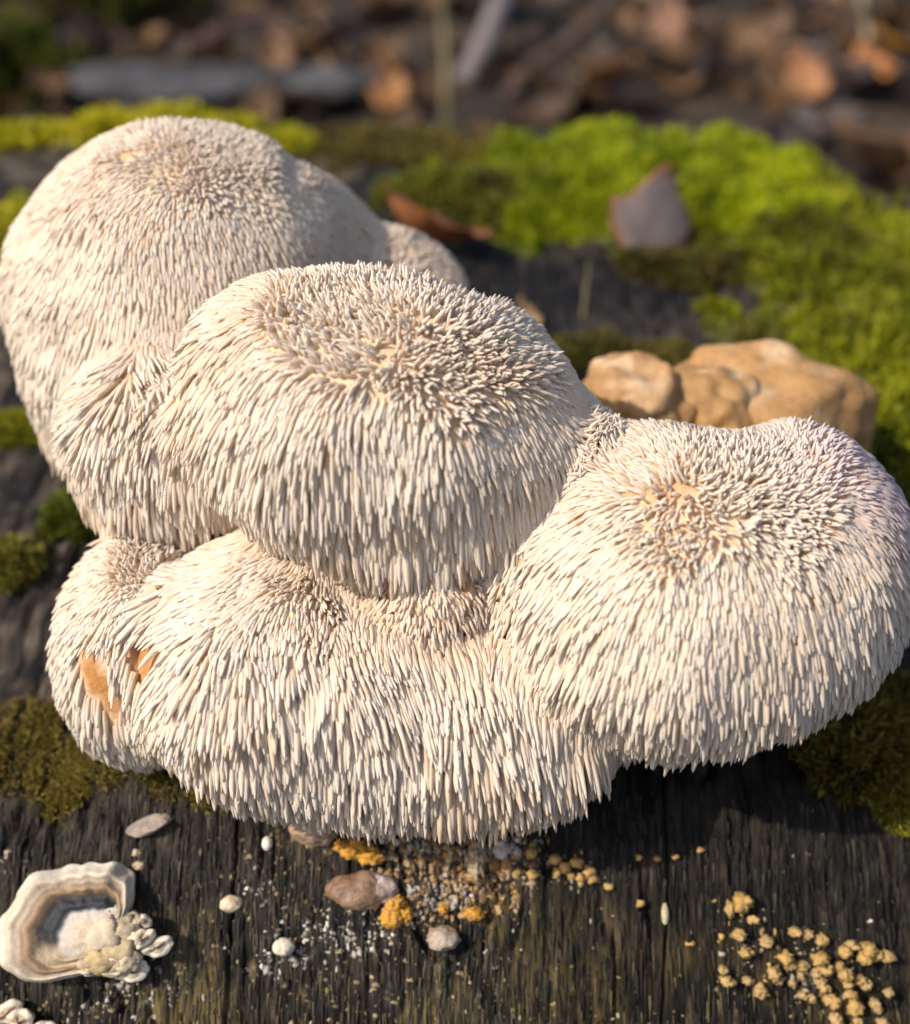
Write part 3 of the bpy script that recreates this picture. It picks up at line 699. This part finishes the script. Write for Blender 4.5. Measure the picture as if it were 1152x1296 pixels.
qt = np.stack([idx[:-1], idx[1:], nx[1:], nx[:-1]], -1).reshape(-1, 4)
n0 = NA * NR
rim = np.stack([idx[-1], idx[-1] + n0, nx[-1] + n0, nx[-1]], -1)
br = empty('bracket_fungus', pc)
tag(br, 'zoned cream, brown and black bracket fungus with knobbly centre on dark wood', 'bracket fungus')
capv = np.vstack([top, und, pc + pn * .80, pc + pn * .0]); nn = len(capv)
fan = np.array([(nn - 2, idx[0, i], idx[0, (i + 1) % NA]) for i in range(NA)] + [(nn - 1, idx[0, (i + 1) % NA] + n0, idx[0, i] + n0) for i in range(NA)])
capc = np.vstack([zc.reshape(-1, 3), np.broadcast_to((.70, .64, .54), (n0, 3)), [(.6, .5, .35)], [(.7, .6, .5)]])
mk('cap', capv - pc, [qt, qt[:, ::-1] + n0, rim, fan], M_BRACKET, br, (0, 0, 0), capc)
def blob_geo(c, u, w, n, ru, rw, h, seed, amp=.2, freq=1.5, sub=3):
    v, f = ICO[sub]
    k = 1 + amp * fbm(v * freq + seed * 5.3, 200 + seed, 3)
    v = v * k[:, None]
    return c + v[:, :1] * ru * u + v[:, 1:2] * rw * w + v[:, 2:3] * h * n, f
def at_cap(px, py, h): 
    return pc + (px - 140) * K_ * pu + (1180 - py) * K_ * pw + h * pn
for i, (px, py, rx, ry, h, hz, c) in enumerate([(148, 1178, 20, 17, .62, .22, (.62, .52, .38)), (170, 1170, 17, 13, .55, .2, (.66, .55, .38)), (132, 1165, 16, 12, .5, .16, (.55, .48, .40)), (165, 1192, 19, 15, .58, .24, (.66, .54, .32)),
        (145, 1205, 20, 15, .55, .22, (.64, .50, .26)), (120, 1185, 15, 20, .5, .16, (.60, .48, .28)), (180, 1160, 14, 9, .45, .16, (.64, .52, .36)), (125, 1212, 16, 9, .5, .16, (.66, .54, .36)), (155, 1152, 18, 9, .5, .15, (.62, .56, .48)),
        (180, 1207, 12, 10, .6, .2, (.68, .58, .40)), (155, 1215, 16, 9, .5, .18, (.66, .54, .32)), (188, 1178, 12, 9, .55, .18, (.68, .58, .42)), (110, 1165, 13, 10, .48, .13, (.58, .54, .50))]):
    c = tuple(np.array(c) * np.array([.76, .74, .74]) * (.72 + .5 * random.random()))
    v, f = blob_geo(at_cap(px, py, h + .08), pu, pw, pn, rx * 1.25 * K_, ry * 1.25 * K_, hz, 30 + i, .6, 2.6)
    cc = mixc(c, np.asarray(c) * .72, sstep(0, .6, fbm(v / .12, 33, 2)))
    mk('knob', v - pc, f, M_BRACKET, br, (0, 0, 0), cc)
def small_cap(px, py, rx, ry, h, ang, parent, org, name='small_cap', c0=(.34, .27, .20), c1=(.60, .54, .45), base_n=None):
    NA2, NR2 = 48, 14; th = np.linspace(0, 2 * math.pi, NA2, endpoint=False); tr = np.linspace(.03, 1, NR2); A2, R2 = np.meshgrid(th, tr)
    w_ = 1 + .06 * np.sin(A2 * 3 + px) + .04 * np.sin(A2 * 7 + py)
    lx = np.cos(A2) * R2 * rx * K_ * w_; ly = np.sin(A2) * R2 * ry * K_ * w_
    ca, sa = math.cos(ang), math.sin(ang)
    hz = h + .10 * (1 - R2 ** 2) + .006 * np.sin(R2 * 18) + .05 * np.sin(A2 * 3 + px)
    o3 = org
    def pt(hh, s=1): return (o3 + ((ca * lx - sa * ly) * s)[..., None] * pu + ((sa * lx + ca * ly) * s)[..., None] * pw + hh[..., None] * pn).reshape(-1, 3)
    ix = np.arange(NA2 * NR2).reshape(NR2, NA2); nx_ = np.roll(ix, -1, 1); q_ = np.stack([ix[:-1], ix[1:], nx_[1:], nx_[:-1]], -1).reshape(-1, 4); m0 = NA2 * NR2
    rim_ = np.stack([ix[-1], ix[-1] + m0, nx_[-1] + m0, nx_[-1]], -1)
    vv = np.vstack([pt(hz), pt(hz * 0 + h - .14 + .05 * R2, .97)])
    cc = mixc(c0, c1, sstep(.2, .8, (.5 + .5 * np.sin(R2 * 11)) * .3 + .7 * R2).ravel())
    cc = np.vstack([cc, np.broadcast_to(c1, (m0, 3))])
    lid = np.array([list(ix[0])[::-1]]); bot = np.array([list(ix[0] + m0)])
    return vv, [q_, q_[:, ::-1] + m0, rim_, lid, bot], cc
for (px, py, rx, ry, h, an) in [(213, 1191, 21, 12, .55, .35), (181, 1221, 23, 13, .55, .2), (192, 1160, 13, 8, .55, -.3), (196, 1180, 17, 10, .68, .5), (170, 1206, 19, 11, .72, .15)]:
    vv, ff, cc = small_cap(px, py, rx, ry, h, an, br, at_cap(px, py, 0))
    mk('small_cap', vv - pc, ff, M_BRACKET, br, (0, 0, 0), cc)
# second bracket in the corner
pc2, pu, pw, pn = plane_at(35, 1288)
b2 = empty('bracket_fungus', pc2); tag(b2, 'small cluster of cream rounded bracket caps below the zoned one', 'bracket fungus')
for (px, py, rx, ry, h, an) in [(18, 1276, 22, 14, .35, .5), (38, 1282, 17, 14, .48, .1), (70, 1294, 17, 10, .4, .0), (45, 1300, 25, 12, .42, .1)]:
    vv, ff, cc = small_cap(px, py, rx, ry, h, an, b2, pc2 + (px - 35) * K_ * pu + (1288 - py) * K_ * pw, c0=(.34, .24, .15), c1=(.60, .52, .41))
    mk('small_cap', vv - pc2, ff, M_BRACKET, b2, (0, 0, 0), cc)

# ------------------------------------------------------------------ little things on the front of the stump
def blob(name, label, cat, px, py, rx, ry, h, c, c2=None, seed=0, amp=.2, mat=None, group=None, sub=4, freq=1.5, sink=.45, lift=0):
    p, u, w, n = plane_at(px, py)
    cen = p + n * (h * (1 - sink) + lift)
    v, f = blob_geo(cen, u, w, n, rx * K_, ry * K_, h, seed, amp, freq, sub)
    v = v + norm(v - cen) * ((.04 if mat is M_GEL else .12) * min(rx, ry) * K_ * fbm(v / (.35 * min(rx, ry) * K_), 300 + seed, 2))[:, None]
    c2 = c2 if c2 is not None else np.asarray(c) * .65
    cc = mixc(c, c2, sstep(-.2, .5, fbm(v / (.5 * max(rx, 4) * K_), 60 + seed, 2)))
    o = mk(name, v - p, f, mat or M_CRUMB, None, p, cc)
    return tag(o, label, cat, group)
blob('jelly_fungus', 'brown translucent jelly fungus blob next to the orange lumps', 'fungus', 452, 1126, 38, 23, .3, (.20, .12, .075), (.30, .20, .14), 1, .36, M_GEL, freq=1.8)
blob('jelly_fungus', 'pale lilac grey jelly fungus lobe overlapping the brown blob', 'fungus', 482, 1124, 24, 17, .30, (.42, .35, .36), (.28, .20, .17), 2, .36, M_GEL, freq=1.8)
blob('jelly_fungus', 'pinkish brown jelly fungus half hidden under the hanging spines', 'fungus', 398, 1052, 30, 20, .4, (.36, .24, .17), (.26, .17, .12), 3, .36, M_GEL, freq=1.8)
blob('jelly_fungus', 'flat grey brown fungus disc tucked under the white spines beside the crumbs', 'fungus', 547, 1046, 30, 11, .3, (.34, .28, .23), (.24, .18, .14), 4, .36, M_GEL, freq=1.8)
blob('jelly_fungus', 'round grey brown fungus knob below the crumb heap', 'fungus', 560, 1187, 21, 15, .25, (.36, .30, .24), (.26, .19, .14), 5, .36, M_GEL, freq=1.8)
blob('puffball', 'tiny round cream puffball on the white crumbs', 'fungus', 360, 1197, 14, 11, .2, (.62, .55, .44), (.52, .44, .33), 6, .08, M_BRACKET)
blob('puffball', 'tiny cream puffball with tan side on bare dark wood', 'fungus', 294, 1143, 15, 11, .2, (.60, .50, .36), (.45, .34, .22), 7, .1, M_BRACKET)
blob('puffball', 'smallest white egg shaped puffball near the spines', 'fungus', 339, 1068, 7, 9, .14, (.72, .68, .6), (.6, .55, .46), 8, .06, M_BRACKET)
blob('pale_lump', 'pale lilac grey lump beside the crumb heap in shade', 'fungus', 637, 1075, 15, 13, .2, (.48, .43, .42), (.34, .28, .26), 9, .3, M_CRUMB)
blob('seed', 'single pale pointed seed lying on black wood', 'seed', 841, 1156, 5, 14, .07, (.50, .44, .28), (.34, .27, .15), 10, .05, M_CRUMB, sink=.1)
# bark chip: a flat layered splinter
p, u, w, n = plane_at(190, 1045); a = Acc()
for k in range(4):
    m = 14; an = np.linspace(0, 2 * math.pi, m, endpoint=False); r0 = np.array([1, .93, .98, .8, .7, .85, 1, .95, .9, .8, .65, .7, .8, .95]) * (1 - .13 * k)
    lx = np.cos(an) * 31 * K_ * r0 + .05 * k; ly = np.sin(an) * 14 * K_ * np.roll(r0, 3) + lx * .28 - .03 * k
    bot = p + lx[:, None] * u + ly[:, None] * w + n * (.02 + .09 * k); topv = bot + n * .10 - w * .02
    q_ = np.array([(i, (i + 1) % m, m + (i + 1) % m, m + i) for i in range(m)])
    vv = np.vstack([bot, topv, topv.mean(0) + n * .03])
    cl = mixc((.34, .27, .23), (.24, .19, .17), rng.random(len(vv)))
    a.add(vv, q_, cl); a.add(vv, np.array([(m + i, m + (i + 1) % m, 2 * m) for i in range(m)]), cl)
tag(a.build('bark_chip', M_BARK, None, p, smooth=False), 'flat layered pinkish grey bark chip lying above the bracket fungus', 'bark chip')
for i, (px, py, rx, ry) in enumerate([(173, 1080, 8, 5), (176, 1096, 9, 5)]):
    blob('wood_chip', ['small beige wood chip, upper of two above the bracket', 'small olive wood chip, lower of two above the bracket'][i], 'wood chip', px, py, rx, ry, .1, (.46, .36, .25), None, 20 + i, .35)
blob('rotten_knob', 'tall crumbly beige knob rising from the brown crumbs to the spines', 'fungus', 604, 1085, 11, 24, .22, (.40, .32, .22), (.24, .17, .1), 11, .7, M_CRUMB, freq=3)
# orange slime and crust lumps
OR0, OR1 = (.50, .25, .035), (.42, .19, .03)
for i, (px, py, rx, ry, s) in enumerate([(448, 1075, 19, 13, 0), (470, 1083, 17, 12, 1), (433, 1070, 9, 8, 2), (500, 1142, 13, 10, 3), (497, 1160, 14, 14, 4), (512, 1155, 11, 10, 5), (561, 1150, 7, 6, 6), (600, 1156, 14, 8, 7)]):
    lab = ['orange crusty fungus lump tucked under the white spines above the brown jelly blob'] * 3 + ['orange crusty fungus lump below the lilac grey jelly lobe'] * 3 + ['tiny orange fungus lump in the middle of the pale crumbs', 'flat orange fungus lump at the lower end of the crumb heap']
    blob('orange_lump', lab[s], 'fungus', px, py, rx, ry, .18, OR0, (.46, .24, .07), 70 + s, .5, M_CRUMB, 'orange lumps around the crumb heap', freq=3.0)
for i, (px, py, rx, ry) in enumerate([(675, 1107, 9, 7), (672, 1080, 8, 8), (703, 1088, 8, 7), (715, 1098, 8, 7), (706, 1104, 7, 6), (730, 1092, 9, 7), (745, 1103, 9, 8), (722, 1108, 8, 6), (748, 1113, 8, 6), (735, 1110, 7, 6), (808, 1085, 5, 4), (831, 1087, 5, 4), (854, 1085, 5, 4), (885, 1076, 5, 4), (810, 1143, 6, 5), (770, 1122, 7, 5)]):
    lab = 'orange fungus nodule in the tight cluster beside the brown crumb heap' if i < 10 and i > 1 else 'orange fungus nodule between the tight cluster and the brown crumb heap' if i < 2 else 'tiny lone orange nodule in the row on shaded black wood' if i < 14 else 'tiny orange nodule on sunlit black wood between cluster and seed'
    blob('orange_nodule', lab, 'fungus', px, py, rx, ry, .11, (.44, .28, .10), (.34, .20, .07), 90 + i, .7, M_CRUMB, 'orange nodules below the mushroom', sub=2, freq=2.5)
NOD = [(936, 1141, 13, 11), (922, 1150, 6, 10), (951, 1163, 8, 6), (968, 1190, 8, 8), (1036, 1188, 9, 8), (991, 1210, 10, 9), (998, 1220, 8, 7), (1011, 1221, 9, 7), (1035, 1212, 11, 9), (1041, 1225, 10, 8), (1066, 1231, 9, 9), (1066, 1203, 8, 8), (1075, 1195, 9, 6), (1096, 1200, 11, 9), (1090, 1211, 10, 8), (1105, 1207, 9, 8), (1119, 1209, 9, 7), (1085, 1238, 8, 7), (1093, 1245, 7, 7), (1075, 1272, 11, 10), (1074, 1257, 8, 6),
       (977, 1230, 8, 9), (983, 1240, 6, 5), (1040, 1248, 8, 7), (1036, 1240, 7, 6), (1045, 1262, 9, 8), (1052, 1266, 8, 8), (1103, 1268, 7, 7), (1107, 1275, 6, 6), (914, 1226, 6, 6), (1055, 1288, 8, 8), (1122, 1255, 6, 6), (1083, 1290, 6, 5), (1115, 1293, 8, 6), (934, 1182, 9, 7), (942, 1204, 9, 7), (960, 1252, 9, 9), (919, 1240, 9, 7), (1003, 1178, 8, 6), (1020, 1182, 8, 6), (945, 1240, 7, 5), (1060, 1222, 7, 6), (1014, 1258, 6, 6), (1010, 1232, 6, 6), (1025, 1262, 6, 5), (1030, 1230, 6, 6), (1001, 1243, 5, 5), (1070, 1243, 7, 6)]
for i, (px, py, rx, ry) in enumerate(NOD):
    k = (rx + ry) / 24
    c = mixc((.46, .36, .23), (.52, .33, .11), np.array([min(1, k + .1 * (i % 3))]))[0]
    lab = {0: 'largest bright orange fungus nodule, alone at the top of the scattered colony', 1: 'narrow orange nodule touching the side of the largest orange nodule', 2: 'small orange nodule just below the largest orange nodule'}.get(i, 'ochre orange rounded fungus nodule in the scattered colony on black wood')
    blob('orange_nodule', lab, 'fungus', px, py, rx, ry, .022 * (rx + ry) * .5 + .03, c * .85, c * .6, 120 + i, .75, M_CRUMB, 'colony of orange nodules', sub=3, freq=3.2)
# crumbs too many to count
def crumbs(name, label, regions, cols, seed):
    r_ = np.random.default_rng(seed); a = Acc(); v0, f0 = ICO[1]
    for (px, py, sx, sy, n, s0, s1, ang) in regions:
        ex, ey = r_.normal(0, 1, (2, n)); ca, sa = math.cos(ang), math.sin(ang)
        qx = px + ca * ex * sx - sa * ey * sy; qy = py + sa * ex * sx + ca * ey * sy
        kk = (qx > -60) & (qx < 1212) & (qy > 1025) & (qy < 1360); qx, qy = qx[kk], qy[kk]; n = len(qx)
        r = FWD + ((qx - 576) / FPX)[:, None] * RGT + ((648 - qy) / FPX)[:, None] * UPV
        t = np.linspace(24.5, 30.5, 70); q3 = EYE + r[:, None] * t[None, :, None]
        k = np.argmax(q3[..., 2] < stump_z(q3[..., 0], q3[..., 1]), 1); p = q3[np.arange(n), k]
        for i in range(n):
            s = r_.uniform(s0, s1) * K_ * r_.uniform(.6, 1.15)
            v = v0 * (1 + .38 * r_.normal(size=(len(v0), 1))) * s * r_.uniform(.45, 1.6, 3)
            c = np.array(cols[r_.integers(len(cols))]) * .9 * r_.uniform(.6, 1.15)
            a.add(v + p[i] - [0, 0, s * .25], f0, c)
    tag(a.build(name, M_CRUMB, None, tuple(G(regions[0][0], regions[0][1], -1)), False), label, 'crumbs', kind='stuff')
crumbs('white_crumbs', 'scattered white lichen crumbs on the lower front of the stump', [(415, 1188, 42, 18, 620, 1.0, 4.0, -.25), (345, 1222, 25, 7, 110, 1.2, 5, -.3), (150, 1252, 35, 8, 120, 1.2, 4.5, -.5), (215, 1250, 22, 10, 110, 1.2, 4, -.6), (470, 1175, 25, 20, 170, 1, 4, 0), (620, 1160, 40, 40, 30, 2, 4, 0), (10, 1095, 20, 10, 25, 2, 5, 0), (315, 1120, 20, 12, 25, 2, 5, 0), (850, 1180, 180, 60, 50, 1, 2.4, 0), (1080, 1100, 60, 40, 60, 1, 3, 0)], [(.56, .52, .45), (.38, .32, .24), (.68, .65, .6), (.48, .43, .36)], 3)
crumbs('brown_crumbs', 'heap of brown, ochre and grey rotten crumbs under the hanging spines', [(560, 1082, 52, 18, 800, 2, 6.5, .05), (610, 1110, 35, 28, 650, 2, 6.5, .1), (540, 1140, 40, 20, 450, 1.5, 6, 0), (640, 1085, 25, 25, 300, 2, 6.5, 0)], [(.30, .18, .08), (.38, .26, .14), (.44, .33, .22), (.44, .23, .05), (.20, .12, .06), (.40, .27, .12)], 4)
crumbs('pale_crumbs', 'grey white crumbly crust between the brown heap and the orange lumps', [(560, 1130, 28, 14, 130, 3, 6, 0), (640, 1078, 18, 14, 60, 3, 6, 0), (520, 1070, 25, 9, 90, 3, 6, 0)], [(.52, .46, .43), (.60, .54, .5), (.44, .38, .33)], 5)
crumbs('olive_crumbs', 'fine olive and tan rot crumbs sprinkled over the dark wood', [(380, 1130, 80, 60, 500, 1.5, 4.5, 0), (250, 1270, 180, 25, 600, 1.5, 4, 0), (560, 1250, 120, 35, 500, 1.5, 4, 0), (800, 1285, 200, 18, 250, 1.2, 3, 0), (60, 1260, 60, 25, 200, 1.5, 4, 0), (330, 1100, 50, 25, 150, 1.5, 4, 0)], [(.17, .13, .05), (.30, .22, .12), (.12, .095, .04), (.40, .32, .2), (.22, .17, .1)], 6)
crumbs('ochre_crumbs', 'tiny ochre grains sprinkled between the nodules of the orange colony', [(1020, 1235, 60, 28, 420, 1.5, 4.5, .35), (950, 1190, 22, 30, 90, 1.5, 4, 0), (720, 1105, 30, 12, 60, 2, 4.5, 0)], [(.46, .33, .17), (.55, .34, .10), (.40, .34, .26)], 7)
